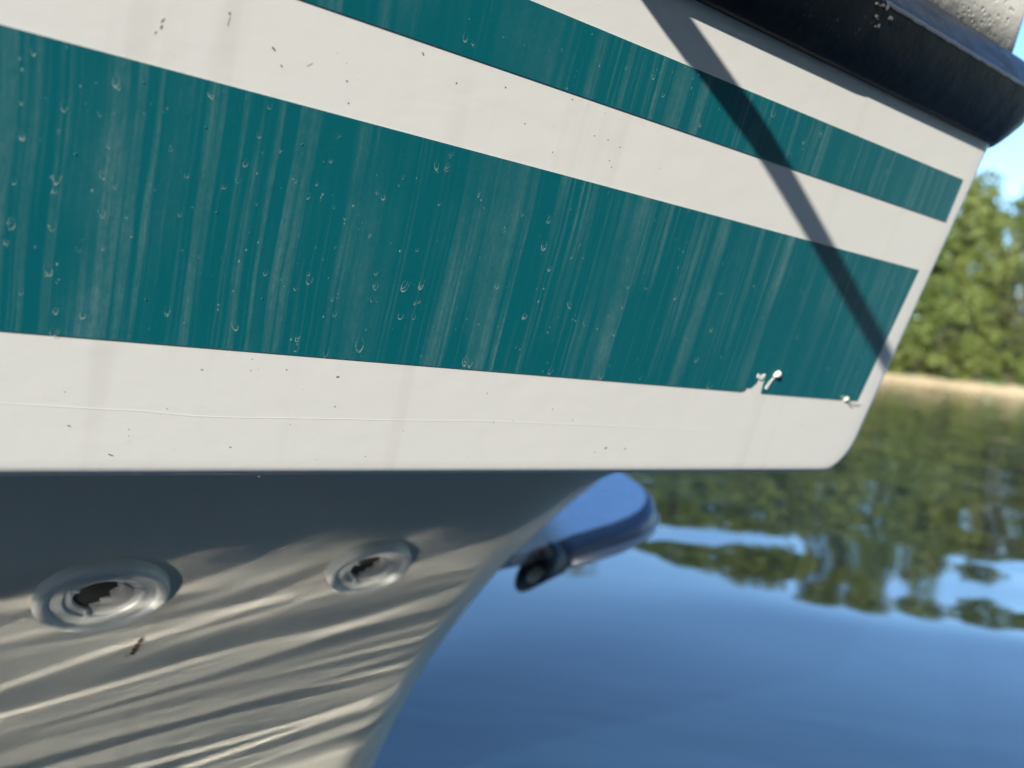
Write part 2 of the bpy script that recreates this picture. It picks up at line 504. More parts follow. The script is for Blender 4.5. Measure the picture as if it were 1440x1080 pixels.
# unseen near shore behind the photographer, its trees added to block low sky light
vs, nr = [], 0
for rad_, dz in ((21, -.4), (24, .5), (28, 1.4), (60, 3), (400, 12)):
    nr += 1
    for k in range(41):
        a = R(-100 + 5 * k); vs.append((rad_ * math.sin(a), -rad_ * math.cos(a) + 2 * math.sin(k * .7), dz))
tag(link('near_bank', mesh('near_bank', vs, grid_faces(nr, 41)), bpy.data.materials['bank_turf'], kind='structure', smooth=True), 'grassy near shore behind the photographer', 'bank')
for k in range(40):
    a = R(-98 + 5 * k); rad_ = 27 + 5 * random.random()
    put('sky_block_tree', kinds[random.choice((0, 1, 1, 0))], ('crown', 'trunk'), rad_ * math.sin(a), -rad_ * math.cos(a), 1.0, random.uniform(.44, .54), random.random() * 6.28,
        'unseen tree added behind the photographer to block low sky light', 'tree', 'added light-blocking trees behind the photographer')

# ------------------------------------------------------------------ the boat
boat = empty('motor_boat')
mb = Matrix.Identity(4)
for i in range(3):
    mb[i][0], mb[i][1], mb[i][2], mb[i][3] = u_[i], -n_[i], w_[i], A_[i]
boat.matrix_world = mb
tag(boat, 'white boat bow with teal stripes, black rub rail and raised chine', 'boat')
SP, CP = math.sin(PHI), math.cos(PHI)

def P(s, q, e=0.0):
    """point on the topside panel: s along the hull, q up the panel, e proud of it (boat coordinates)"""
    return (s, -q * SP - e * CP, q * CP - e * SP)
def pix(x, y, e=0.0):
    d = ray(x, y); p0 = A_ + N_ * e
    p = CAM + d * (((p0 - CAM) @ N_) / (d @ N_)) - A_
    return float(p @ u_), float(p @ v_)
def local(p):
    d = np.array(p) - A_; return np.array([d @ u_, -(d @ n_), d @ w_])

CL0 = np.array([.5, .52]); CLd = unit(np.array([1.0, -.2])); CLn = np.array([-CLd[1], CLd[0]])
def yc(s): return .52 + .2 * (.5 - s)
def mirror(p):
    d = np.array(p) - CL0; return CL0 + d - 2 * (d @ CLn) * CLn

def plan(q, inset=0.0, aft=-2.6, edge=None):
    """horizontal outline of the topsides at height q, stern to bow to stern"""
    y0 = -q * SP + inset
    se = (.6410 + .112 * q if edge is None else edge) - inset
    r = max(.004, .016 - inset * .4)
    pts = [np.array([s, y0]) for s in np.concatenate((np.linspace(aft, -.4, 8), np.linspace(-.2, se - r - .03, 24), [se - r - .012]))]
    # rounded corner: from direction +x to direction (k, 1)
    k = .55; a1 = math.pi / 2 - math.atan(k)
    c = np.array([se - r, y0 + r])
    for i in range(9):
        a = a1 * i / 8
        pts.append(c + r * np.array([math.sin(a), -math.cos(a)]))
    p0 = pts[-1]; t0 = unit(np.array([k, 1.0]))
    fwd = .105 + .10 * q
    tip = CL0 + CLd * ((p0 + t0 * .1 - CL0) @ CLd + fwd)
    p1 = p0 + t0 * .13; p2 = tip - CLn * .16
    for i in range(1, 13):
        b = i / 12
        pts.append((1 - b) ** 3 * p0 + 3 * (1 - b) ** 2 * b * p1 + 3 * (1 - b) * b * b * p2 + b ** 3 * tip)
    return pts + [mirror(p) for p in pts[:-1]][::-1]

def loft(name, levels, mat, cap_top=False, cap_bot=False, parent=boat):
    vs, nc = [], 0
    for q, inset, dz, edge in levels:
        pl = plan(q, inset, edge=edge); nc = len(pl)
        vs += [(p[0], p[1], q * CP + dz) for p in pl]
    fs = grid_faces(len(levels), nc, False)
    if cap_bot: fs.append(tuple(range(nc))[::-1])
    if cap_top: fs.append(tuple(range((len(levels) - 1) * nc, len(levels) * nc)))
    nlev = len(levels)
    fs.append(tuple(i * nc for i in range(nlev))[::1]); fs.append(tuple(i * nc + nc - 1 for i in range(nlev))[::-1])
    o = link(name, mesh(name, vs, fs), mat, parent)
    me = o.data
    sm = [len(p.vertices) == 4 for p in me.polygons]
    me.polygons.foreach_set('use_smooth', sm)
    return o

def edge_s(q):
    rr = .034
    base = .6410 + .112 * q
    return base - (rr - math.sqrt(max(0, rr * rr - (rr - q) ** 2)) if q < rr else 0)
lv = [(0.0, .100, -.0005, .60), (0.0, .030, -.0020, .60), (0.0, .012, -.0016, .602), (0.0, .0095, -.0014, .603), (0.0, .0080, -.0004, .604)]
lip = .0055
for k in range(7):
    a = k / 6 * math.pi / 2
    q = lip * (1 - math.cos(a)); ins = lip * (1 - math.sin(a))
    lv.append((q, ins, 0, edge_s(max(q, .0006)) + 0))
for q in (.010, .0135, .018, .023, .028, .034, .045, .07, .10, .14, .18, .22, .26, .297, .33, .357):
    lv.append((q, 0.0, 0, edge_s(q)))
loft('topsides', lv, M['gel'], cap_bot=True, cap_top=True)

# lower V hull
keel_pix = ((850, 672), (790, 715), (700, 800), (640, 875), (600, 930), (560, 1000), (522, 1080))
kp = []
nn_ = unit(n_ - .2 * u_); p0_ = A_ - n_ * (.52 + .1)
for x_, y_ in keel_pix:
    d = ray(x_, y_); p = CAM + d * (((p0_ - CAM) @ nn_) / (d @ nn_)); l = local(p); kp.append((l[0], -l[2]))
print('KEEL', kp)
a0, b0 = kp[0]; a9, b9 = kp[-1]
kp = [(a0 + .12, .0), (a0 + .08, b0 * .12), (a0 + .035, b0 * .55)] + kp + [(a9 - .025, b9 + .09), (a9 - .06, b9 + .16), (a9 - .14, b9 + .21), (a9 - .3, b9 + .23), (-.4, b9 + .24), (-2.6, b9 + .24)]
STEM = kp[0][0]
kp.sort()
ks, kt = [a for a, b in kp], [b for a, b in kp]
def T(s): return float(np.interp(s, ks, kt))
# smooth the keel profile: sample along the polyline (not along s, the forefoot is almost upright)
prof = []
for (a, b), (c, d) in zip(kp[:-1], kp[1:]):
    L = math.hypot(c - a, d - b); m_ = max(1, int(L / .02)) if a > -.45 else 12
    for i in range(m_): prof.append((a + (c - a) * i / m_, b + (d - b) * i / m_))
prof.append(kp[-1])
prof = np.array(prof)
for _ in range(5):
    q_ = prof.copy(); q_[1:-1] = .25 * prof[:-2] + .5 * prof[1:-1] + .25 * prof[2:]; prof = q_
def chine_y(s): return .085 if s < .50 else .085 + (yc(STEM) - .085) * ((s - .50) / (STEM - .50)) ** 1.7
rows = []
NX = 26
for s, tt in prof:
    y0, y1 = chine_y(s), yc(s)
    B_ = y1 - y0; fb = min(1, max(0, (s - .30) / .25)); fb = fb * fb * (3 - 2 * fb)
    a_ = min(1.2, (.92 - .50 * fb) * tt / max(B_, 1e-4)); ex = 4.5 - 1.9 * fb; row = []
    for i in range(NX + 1):
        f = i / NX; x_ = B_ * f
        row.append((s, y0 + x_, -(a_ * x_ + (tt - a_ * B_) * f ** ex) + (.001 if i == 0 else 0)))
    rows.append(row)
vs = []
for row in rows:
    far = []
    for p in row[:-1][::-1]:
        mxy = mirror((p[0], p[1])); far.append((mxy[0], mxy[1], p[2]))
    vs += row + far
nc = 2 * NX + 1
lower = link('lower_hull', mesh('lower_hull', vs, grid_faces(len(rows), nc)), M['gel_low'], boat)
lower.data.polygons.foreach_set('use_smooth', [True] * len(lower.data.polygons))
bmk = bmesh.new(); bmk.from_mesh(lower.data); bmk.verts.ensure_lookup_table()
for e in bmk.edges:
    i0, i1 = e.verts[0].index, e.verts[1].index
    if i0 % nc == NX and i1 % nc == NX: e.smooth = False
bmk.to_mesh(lower.data); bmk.free()
bvh = BVHTree.FromPolygons([Vector(v_) for v_ in [tuple(map(float, q)) for q in vs]], grid_faces(len(rows), nc))
def hit(x_, y_):
    d = ray(x_, y_); dl = np.array([d @ u_, -(d @ n_), d @ w_]); o = local(CAM)
    loc, nor, idx, dist = bvh.ray_cast(Vector(o), Vector(unit(dl)))
    if nor.dot(Vector(dl)) > 0: nor = -nor
    return loc, nor

# stripes: vinyl sheets a fraction of a millimetre proud of the gelcoat
def sheet(name, pts, mat, e=.0005, th=.0005):
    n = len(pts)
    vs = [P(s, q, e) for s, q in pts] + [P(s, q, e - th) for s, q in pts]
    fs = [tuple(range(n))] + [(i, i + n, (i + 1) % n + n, (i + 1) % n) for i in range(n)]
    return link(name, mesh(name, vs, fs), mat, boat)
Q1, Q2, Q3, Q4 = .0680, .1868, .2296, .2648
notch = [pix(*p) for p in ((1041, 551), (1047, 549), (1049, 545), (1055, 545), (1060, 541), (1064, 537), (1066, 531), (1070, 528), (1075, 527), (1076, 531), (1074, 536), (1072, 543), (1070, 552))]
corner = [pix(*p) for p in ((1183, 561), (1186, 558), (1190, 560), (1192, 564), (1196, 563))]
low = [(-2.4, Q1)] + [(notch[0][0], Q1)] + notch[1:-1] + [(notch[-1][0], Q1), (corner[0][0], Q1)] + corner[1:-1] + [(corner[-1][0], Q1), (.6135, Q1), (.6305, Q2), (-2.4, Q2)]
sheet('stripe', low, M['teal'])['label'] = 'wide teal stripe with dried water runs and chipped lower edge'
sheet('stripe', [(-2.4, Q3), (.6425, Q3), (.6440, Q4), (-2.4, Q4)], M['teal'])['label'] = 'narrow teal stripe under the rub rail'

# hairline repair seam in the lower white band
sm = [pix(*p) for p in ((-60, 562), (0, 567), (120, 574), (200, 578), (272, 585), (330, 587), (480, 589), (560, 591), (680, 592), (780, 596), (900, 601), (1000, 606), (1060, 605), (1100, 604))]
vs = []
for s, q in sm:
    vs += [P(s, q - .0004, .00002), P(s, q - .0001, .00008), P(s, q + .0004, .00002)]
link('seam', mesh('seam', vs, grid_faces(len(sm), 3)), M['gel'], boat)

# dried droplet rings and crescents on the stripes
DROPS = [(47,72,6),(30,143,5),(30,190,7),(20,255,5),(16,315,9),(9,340,6),(90,150,7),(82,185,4),(80,250,9),(77,268,6),(72,318,7),(163,115,8),(161,157,5),(153,205,5),(144,245,7),(162,262,5),(143,298,8),(178,304,4),(204,159,3),(296,133,6),(262,247,5),(316,262,5),(335,253,6),(345,230,6),(364,190,5),(379,148,5),(327,125,6),(415,254,4),(433,276,4),(360,285,4),(654,52,6),(665,60,4),(581,192,8),(613,233,6),(633,218,4),(628,235,6),(618,286,4),(672,273,4),(566,249,3),(538,277,5),(530,270,4),(586,351,4),(708,323,4),(764,345,8),(771,310,5),(918,106,5),(932,133,4),(1087,158,7),(1153,187,5),(1130,198,4),(1247,240,4),(984,175,4),(68,379,9),(81,395,4),(78,437,7),(75,467,9),(116,443,7),(235,436,7),(330,458,8),(325,480,4),(415,405,5),(435,393,8),(433,384,4),(373,383,5),(417,490,5),(418,475,6),(470,442,5),(467,420,4),(474,410,4),(458,495,7),(569,402,10),(563,443,8),(581,445,6),(592,400,7),(528,383,5),(523,420,6),(505,485,12),(528,402,6),(586,424,5),(653,508,8),(660,510,7),(698,402,6),(737,445,7),(772,378,5),(800,428,6),(774,520,7),(845,528,8),(863,468,5),(875,430,4),(882,403,4),(948,418,5),(900,530,5),(725,487,3),(998,540,8),(979,505,5),(1000,462,6),(1013,410,5),(1121,473,4),(1210,500,4),(735,300,4),(700,460,3),(252,300,4),(185,330,4),(240,210,4),(140,160,4),(110,350,5),(30,410,5),(280,360,4),(520,330,4),(420,330,4),(470,290,4),(465,225,4),(475,190,4),(395,210,4),(655,170,4),(905,230,4),(1050,190,4),(1190,250,3),(880,95,3),(790,70,3),(1060,400,4)]
g = np.random.default_rng(5)
def scatter(n, smin, smax):
    out = []
    while len(out) < n:
        s = -.1 + .73 * g.random(); hi = g.random() < .22
        q = Q3 + (Q4 - Q3) * g.random() if hi else Q1 + (Q2 - Q1) * g.random()
        out.append((s, q, smin + (smax - smin) * g.random() ** 2))
    return out
V, Fc = [], []
def crescent(s, q, r, e=.00058, full=0.0):
    # ellipse ring, thick at the bottom, tapering to nothing at the sides; open at the top
    asp = .85 + .5 * g.random(); n = 16; i0 = len(V); span = math.pi * (.62 + .35 * g.random()) if g.random() < .75 else math.pi * 1.0
    tilt = g.normal() * .22; th = .30 + .38 * g.random()
    inner = []
    for k in range(n + 1):
        a = -math.pi / 2 - span + 2 * span * k / n
        wgt = max(.04, (0.5 + .5 * math.cos(a + math.pi / 2)) ** 1.6) * th
        jit = 1 + g.normal() * .05
        for rr in (1.0, 1.0 - wgt):
            x_ = .62 * r * rr * math.cos(a) * jit; y_ = r * asp * (rr * math.sin(a) * jit + (1 - rr) * -.35)
            V.append(P(s + x_ + tilt * y_, q + y_, e))
    for k in range(n): Fc.append((i0 + 2 * k, i0 + 2 * k + 2, i0 + 2 * k + 3, i0 + 2 * k + 1))
def fleck(s, q, r, e=.00058):
    i0 = len(V); n = 7; a0 = g.random() * 6
    for k in range(n):
        a = a0 + 2 * math.pi * k / n; rr = r * (.6 + .5 * g.random())
        V.append(P(s + rr * math.cos(a) * .8, q + rr * math.sin(a) * 1.2, e))
    Fc.append(tuple(range(i0, i0 + n)))
for x_, y_, r_ in DROPS:
    s, q = pix(x_, y_)
    d_ = .34 * 2330 / (2330 - x_)
    if (Q1 + .001 < q < Q2 - .001) or (Q3 + .001 < q < Q4 - .001):
        crescent(s, q, r_ * d_ / F_PX * .78)
        if g.random() < .45: crescent(s + g.normal() * .0007, q + g.normal() * .001, r_ * d_ / F_PX * .5, .00066)
for s, q, r in scatter(90, .0003, .0011): crescent(s, min(max(q, Q1 + .002), Q2 - .002) if q < .2 else q, r)
for s, q, r in scatter(420, .0001, .0004): fleck(s, q, r)
o = link('dried_droplet', mesh('dried_droplet', V, Fc), M['mineral'], boat, kind='stuff')

# tiny paint nibs that catch the sun
V, Fc = [], []
def dome(s, q, r, hgt, e=0.0005, sx=1.0):
    i0 = len(V); n = 8
    for lev, (rr, hh) in enumerate(((1, 0), (.8, .6), (.4, .95))):
        for k in range(n):
            a = 2 * math.pi * k / n
            V.append(P(s + sx * r * rr * math.cos(a), q + r * rr * math.sin(a), e + hgt * hh))
    for lev in range(2):
        for k in range(n):
            Fc.append((i0 + lev * n + k, i0 + lev * n + (k + 1) % n, i0 + (lev + 1) * n + (k + 1) % n, i0 + (lev + 1) * n + k))
    Fc.append(tuple(range(i0 + 2 * n, i0 + 3 * n)))
for x_, y_ in ((289,179),(304,299),(106,217),(202,116),(205,421),(368,420),(610,460),(918,107),(424,203)):
    s, q = pix(x_, y_); dome(s, q, .00042, .0003)
link('paint_nib', mesh('paint_nib', V, Fc), M['teal'], boat, kind='stuff', smooth=True)

# chips where the stripe has peeled
def bead(x_, y_, rx, ry, hgt, rot=0.0):
    s0, q0 = pix(x_, y_); d_ = .34 * 2330 / (2330 - x_); k = d_ / F_PX
    vs, fs = [], []; n = 12
    for rr, hh in ((1, 0), (.92, .45), (.7, .8), (.35, .98)):
        for i in range(n):
            a = 2 * math.pi * i / n; wob = 1 + .12 * math.sin(3 * a + x_)
            xx, yy = .72 * rx * k * rr * math.cos(a) * wob, .72 * ry * k * rr * math.sin(a) * wob
            vs.append(P(s0 + xx * math.cos(rot) - yy * math.sin(rot), q0 + xx * math.sin(rot) + yy * math.cos(rot), hgt * hh))
    fs = grid_faces(4, n, True) + [tuple(range(3 * n, 4 * n))]
    link('paint_bead', mesh('paint_bead', vs, fs), M['bead'], boat, smooth=True)
bead(1092, 526, 9, 6.5, .0035, .5); bead(1074, 528, 4, 3.5, .0010, .8); bead(1190, 561, 7, 5, .0020, .2)
sheet('paint_flake', [pix(*p) for p in ((1063, 530), (1066, 525), (1068, 529), (1072, 526), (1074, 531), (1069, 534))], M['bead'], .0009, .0004)
sheet('paint_flake', [pix(*p) for p in ((1180, 557), (1186, 555), (1190, 558), (1188, 562), (1182, 561))], M['mineral'], .0009, .0003)
sheet('paint_flake', [pix(*p) for p in ((1196, 565), (1203, 564), (1210, 567), (1206, 570), (1199, 569))], M['bead'], .0008, .0005)

# peeled sliver hanging between notch and bead
sheet('vinyl_sliver', [pix(*p) for p in ((1074, 546), (1078, 539), (1085, 531), (1088, 530), (1082, 538), (1077, 547))], M['gel'], .0013, .0004)

# grit and scuffs on the white bands
V, Fc = [], []
def dash(x_, y_, L, wd, ang, e=.00006):
    s, q = pix(x_, y_); k = .34 * 2330 / (2330 - x_) / F_PX
    ca, sa = math.cos(ang), math.sin(ang); i0 = len(V)
    for a, b in ((-.5, -.3), (-.2, -.5), (.3, -.4), (.5, .1), (.2, .5), (-.35, .45)):
        xx, yy = a * L * k * .8, b * wd * k * .6
        V.append(P(s + xx * ca - yy * sa, q + xx * sa + yy * ca, e))
    Fc.append(tuple(range(i0, i0 + 6)))
for a in ((229,29,9,3,1.0),(227,38,7,4,1.2),(219,46,6,2,1.0),(385,69,8,4,-.7),(396,93,5,3,-.6),(436,91,12,1,.7),(323,19,5,4,1.2),(322,30,16,1.4,1.4),(97,599,7,3,-.45),(156,640,11,3.4,-.4),(284,520,5,3,-.5),(403,520,3,3,0),(353,521,3,2,0),(475,530,6,4,.2),(471,572,3,3,0),(324,629,5,3,-.4),(408,597,2,2,0),(181,604,3,2,0),(181,613,2,2,0),(91,551,3,2,0),(235,575,3,2,0),(355,505,2,2,0),(595,76,6,3,-.9),(488,114,4,3,0),(642,117,3,3,0),(711,123,3,3,0),(490,145,3,3,0),(836,191,3,2,0),(855,197,3,2,0),(777,214,3,2,0),(872,207,3,2,0),(857,226,3,2,0),(860,235,3,2,0),(805,140,3,2,0),(738,174,3,2,0),(852,630,7,4,.4),(879,631,5,3,-.4),(836,636,4,2,0),(777,575,3,2,0),(685,553,3,2,0),(567,606,2,2,0),(721,592,2,2,0),(694,594,2,2,0),(805,591,3,2,0),(514,642,3,2,0),(364,670,6,3,-.2)):
    dash(*a)
for i in range(60):
    x_ = 40 + 1100 * g.random(); y_ = 70 + 600 * g.random(); s, q = pix(x_, y_)
    if (.004 < q < Q1 - .003) or (Q2 + .003 < q < Q3 - .003): dash(x_, y_, .8 + 1.8 * g.random(), .8 + g.random(), g.random() * 3)
link('grit', mesh('grit', V, Fc), M['grit'], boat, kind='stuff')
s, q = pix(1198, 573)
dash_ = sheet('scuff', [pix(*p) for p in ((1191, 566), (1195, 567), (1200, 575), (1196, 573))], M['grit'], .0001, .00005)

# rub rail, swept round the bow: an aft length and a moulded corner piece
def rail(name, grow, s_from, s_to_front):
    prof_ = [(.2985, -.004), (.2985, .003), (.3000, .0050), (.3040, .0080), (.3100, .0118), (.3190, .0168), (.3300, .0208), (.3378, .0228), (.3394, .0222), (.3460, .0172), (.3540, .0112), (.3610, .0055), (.3635, .0020), (.3640, -.006)]
    prof_ = [(.333 + (q - .333) * (1 + grow * 6), e + grow * (e > 0)) for q, e in prof_]
    base = plan(.30, 0.0)
    half = len(base) // 2
    near = base[:half + 1]
    pts2 = [p for p in base] if s_to_front else [p for p in near[:33]]
    if s_from is not None:
        k = next(i for i, p in enumerate(pts2) if p[0] > s_from)
        pts2 = [np.array([s_from, pts2[k][1]])] + pts2[k:]
        if s_to_front:
            kk = len(pts2); pts2 = pts2[:kk - 30]
    else:
        pts2 = [p for p in pts2 if p[0] < .447] + [np.array([.4475, pts2[0][1]])]
    vs = []; n = len(pts2)
    for i, p in enumerate(pts2):
        t = unit(pts2[min(i + 1, n - 1)] - pts2[max(i - 1, 0)]); o2 = np.array([t[1], -t[0]])
        for q, e in prof_:
            # e outwards along the flared normal, q up the flared panel
            out = e * CP + (q - .30) * SP
            vs.append((p[0] + o2[0] * out, p[1] + o2[1] * out, q * CP - e * SP))
    m_ = len(prof_)
    fs = grid_faces(n, m_) + [tuple(range(m_))[::-1], tuple(range((n - 1) * m_, n * m_))]
    o = link(name, mesh(name, vs, fs), M['rail'], boat)
    o.data.polygons.foreach_set('use_smooth', [len(p.vertices) == 4 for p in o.data.polygons])
    bm = bmesh.new(); bm.from_mesh(o.data); bm.verts.ensure_lookup_table()
    for e in bm.edges:
        if e.verts[0].index % m_ == 7 and e.verts[1].index % m_ == 7: e.smooth = False
    bm.to_mesh(o.data); bm.free()
    return o
rail('rub_rail', .0006, None, False)
rail('rub_rail_corner', -.0002, .4480, True)['label'] = 'moulded black end piece of the rub rail round the bow corner'
ws = np.linspace(.45, .655, 40); vs = []  # thin paler strip that paints a highlight onto the rail ridge
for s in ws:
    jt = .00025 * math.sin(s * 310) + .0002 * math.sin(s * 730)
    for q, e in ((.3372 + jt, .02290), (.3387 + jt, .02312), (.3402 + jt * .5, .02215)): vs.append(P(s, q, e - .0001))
link('ridge_highlight', mesh('ridge_highlight', vs, grid_faces(len(ws), 3)), M['ridge_light'], boat, smooth=True)
# sealant squeezed out of the joint
V, Fc = [], []
for k in range(22):
    ang = .42 + .58 * g.random() ** 1.3
    q = .302 + .058 * ang; e = np.interp(q, (.2985, .300, .304, .310, .319, .3378, .346, .361, .364), (.003, .005, .008, .0118, .0168, .0228, .0172, .0055, .0))
    vs0 = .0012 + .0026 * g.random()
    c = np.array(P(.4478 + g.normal() * .0038, q, e - .0004)); i0 = len(V); n = 8
    for lev, (rr, hh) in enumerate(((1, -.3), (.85, .45), (.45, .8))):
        for j in range(n):
            a = 2 * math.pi * j / n; wob = 1 + .18 * g.normal()
            V.append(c + np.array([vs0 * rr * math.cos(a) * wob * 1.1, -hh * vs0 * .30, vs0 * rr * math.sin(a) * wob]))
    for lev in range(2):
        for j in range(n): Fc.append((i0 + lev * n + j, i0 + lev * n + (j + 1) % n, i0 + (lev + 1) * n + (j + 1) % n, i0 + (lev + 1) * n + j))
    Fc.append(tuple(range(i0 + 2 * n, i0 + 3 * n)))
link('sealant', mesh('sealant', V, Fc), M['sealant'], boat, smooth=True)

# deck edge above the rail
lv = [(.358, .004, 0, .668), (.400, .0050, 0, .665), (.440, .0075, 0, .660), (.452, .0115, 0, .655), (.458, .019, 0, .648), (.460, .034, 0, .635)]
loft('deck', lv, M['deck'], cap_top=True, cap_bot=True)['label'] = 'pitted cream deck edge above the black rail'

# through-hull fittings on the lower hull
def fitting(x_, y_, px, hgt, seed, label):
    gg = np.random.default_rng(seed)
    loc, nor = hit(x_, y_)
    rad = px / F_PX * float(((A_ + u_ * loc[0] - n_ * loc[1] + w_ * loc[2]) - CAM) @ Fw); print('FIT', rad, nor)
    root = empty('drain_fitting', loc, boat)
    zax = nor.normalized(); xax = Vector((1, 0, 0)); xax = (xax - zax * xax.dot(zax)).normalized(); yax = zax.cross(xax)
    mm = Matrix.Identity(3)
    for i in range(3): mm[i][0], mm[i][1], mm[i][2] = xax[i], yax[i], zax[i]
    root.rotation_euler = mm.to_euler()
    root['label'] = label
    r = rad
    prof_ = [(r, -.006), (r * 1.0, hgt * .30), (r * .995, hgt * .62), (r * .97, hgt * .88), (r * .935, hgt), (r * .89, hgt), (r * .845, hgt * .92), (r * .815, hgt * .74), (r * .80, hgt * .62),
             (r * .78, hgt * .58), (r * .66, hgt * .56), (r * .60, hgt * .56), (r * .585, hgt * .54), (r * .575, hgt * .40), (r * .56, hgt * .37), (r * .46, hgt * .36), (r * .44, hgt * .34), (r * .432, hgt * .20), (r * .43, -.006)]
    link('flange', lathe('flange', prof_, 56), M['fit'], root, smooth=True)
    link('bore', lathe('bore', [(r * .44, hgt * .10), (r * .2, hgt * .06), (.0001, hgt * .05)], 28), M['hole'], root)
    # broken flap left in the mouth
    n = 15; vs = []; pts = []
    for k in range(n):
        a = -1.75 + 2.75 * k / (n - 1); pts.append((r * .45 * math.cos(a), r * .45 * math.sin(a)))
    jag = [(r * .16, r * .36), (r * .20, r * .22), (r * .08, r * .10), (r * .12, r * -.04), (r * -.04, r * -.10), (r * -.02, r * -.20), (r * -.18, r * -.26)]
    pts += jag
    top = [(x, y, hgt * (.40 + .10 * gg.random() - .12 * (i >= n))) for i, (x, y) in enumerate(pts)]; bot = [(x, y, hgt * .16) for x, y in pts]
    m_ = len(pts); vs = top + bot
    fs = [tuple(range(m_))] + [(i, i + m_, (i + 1) % m_ + m_, (i + 1) % m_) for i in range(m_)]
    link('broken_flap', mesh('broken_flap', vs, fs), M['insert'], root)
    # thin lugs on the seat
    for a in (.35, 2.5, 4.35):
        lug = box_mesh('lug', (r * .46, -r * .035, hgt * .34), (r * .62, r * .035, hgt * .70), .0006)
        lo = link('lug', lug, M['fit'], root); lo.rotation_euler[2] = a
    return root
fitting(145, 833, 86, .0090, 3, 'nearer grey drain fitting with broken flap')
fitting(518, 793, 60, .0095, 4, 'farther drain fitting with torn dark mouth')

# rust fleck
loc, nor = hit(192, 908)
V, Fc = [], []
for (x_, y_, r_) in ((186, 917, 5), (190, 912, 5), (194, 906, 4), (197, 900, 4), (199, 896, 2.5), (178, 921, 2)):
    l, nr_ = hit(x_, y_); t1 = nr_.orthogonal().normalized(); t2 = nr_.cross(t1); i0 = len(V)
    for k in range(7):
        a = 2 * math.pi * k / 7; rr = r_ * .75 / F_PX * (.6 + .6 * g.random())
        V.append(l + nr_ * .0010 + t1 * rr * math.cos(a) + t2 * rr * math.sin(a))
    Fc.append(tuple(range(i0, i0 + 7)))
link('rust_fleck', mesh('rust_fleck', V, Fc), M['rust'], boat)

# small ledge on the far side of the keel: plate, tubular rim, open cut end
zst = 0.0
SA, SB, SC = CAM + ray(740, 752) * 1.22, CAM + ray(905, 715) * 1.34, CAM + ray(880, 660) * 1.44
SN = unit(np.cross(SB - SA, SC - SA)); SN = SN * np.sign(SN[2])
def on_plane(x_, y_, z_):
    d = ray(x_, y_); return CAM + d * (((SA - CAM) @ SN) / (d @ SN))
stp = empty('boarding_step', tuple(local(on_plane(830, 740, zst))), boat)
stp['label'] = 'pale shaded ledge with tubular rim and open dark end, beyond the keel'
so = local(on_plane(830, 740, zst))
def sl_(x_, y_, dz=0.0):
    l = local(on_plane(x_, y_, zst)) - so; return np.array([l[0], l[1], l[2] + dz])
rim_px = [(776, 768), (800, 757), (830, 748), (860, 739), (884, 729), (899, 720), (907, 710), (908, 700), (903, 690), (893, 680), (880, 671), (862, 660)]
rim = [sl_(*p) for p in rim_px]
RR = .0235
ctr = [p + np.array([0, 0, -RR * .95]) for p in rim]
link('rim', tube_mesh('rim', ctr, RR, 16, True), M['steprim'], stp, smooth=True)
inner = [sl_(*p, dz=.004) for p in rim_px]
back = [sl_(800, 650, .004), sl_(690, 730, .004), sl_(640, 800, .004), sl_(730, 782, .004)]
vs = inner + back; n = len(vs); vs = vs + [v__ - np.array([0, 0, .02]) for v__ in vs]
link('plate', mesh('plate', vs, [tuple(range(n))] + [tuple(range(n, 2 * n))[::-1]] + [(i, i + n, (i + 1) % n + n, (i + 1) % n) for i in range(n)]), M['stepdeck'], stp)
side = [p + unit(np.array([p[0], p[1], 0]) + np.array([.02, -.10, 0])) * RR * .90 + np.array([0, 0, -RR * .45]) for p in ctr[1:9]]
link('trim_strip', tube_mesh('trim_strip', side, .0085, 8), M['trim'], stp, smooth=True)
# collar with open end
ax = unit(ctr[0] - ctr[1]); a1 = ctr[0] + ax * .030; seg = 24
xr = unit(np.cross(ax, np.array([0, 0, 1.0]))); zr = np.cross(xr, ax)
vs = []
for off, rr in ((-.012, RR * 1.02), (-.012, RR * 1.16), (.034, RR * 1.18), (.036, RR * 1.12), (.034, RR * .98), (-.010, RR * .95), (-.010, .0002)):
    for k in range(seg):
        a = 2 * math.pi * k / seg
        # the mouth is cut on a slant: the lower lip reaches further
        cut = -.034 * math.sin(a) if off > .02 else 0
        vs.append(ctr[0] + ax * (off + cut) + rr * (math.cos(a) * xr + math.sin(a) * zr))
link('collar', mesh('collar', vs, grid_faces(7, seg, True)), M['collar'], stp, smooth=True)
fl = []
for a, off in ((-2.5, .030), (-1.9, .046), (-1.2, .046), (-.75, .034), (-.55, .012), (-1.6, .004)):
    fl.append(ctr[0] + ax * off + RR * .90 * (math.cos(a) * xr + math.sin(a) * zr))
link('tube_lining', mesh('tube_lining', fl, [tuple(range(6))]), M['insert'], stp)

# cleat on the deck, out of the picture
cl = empty('cleat', P(.0, .462, -.06), boat)
link('base', box_mesh('base', (-.03, -.012, -.004), (.03, .012, .022), .004), M['steel'], cl)
link('horn', tube_mesh('horn', [(-.075, 0, .034), (-.05, 0, .030), (0, 0, .026), (.05, 0, .030), (.075, 0, .034)], [.005, .008, .010, .008, .005], 10), M['steel'], cl, smooth=True)

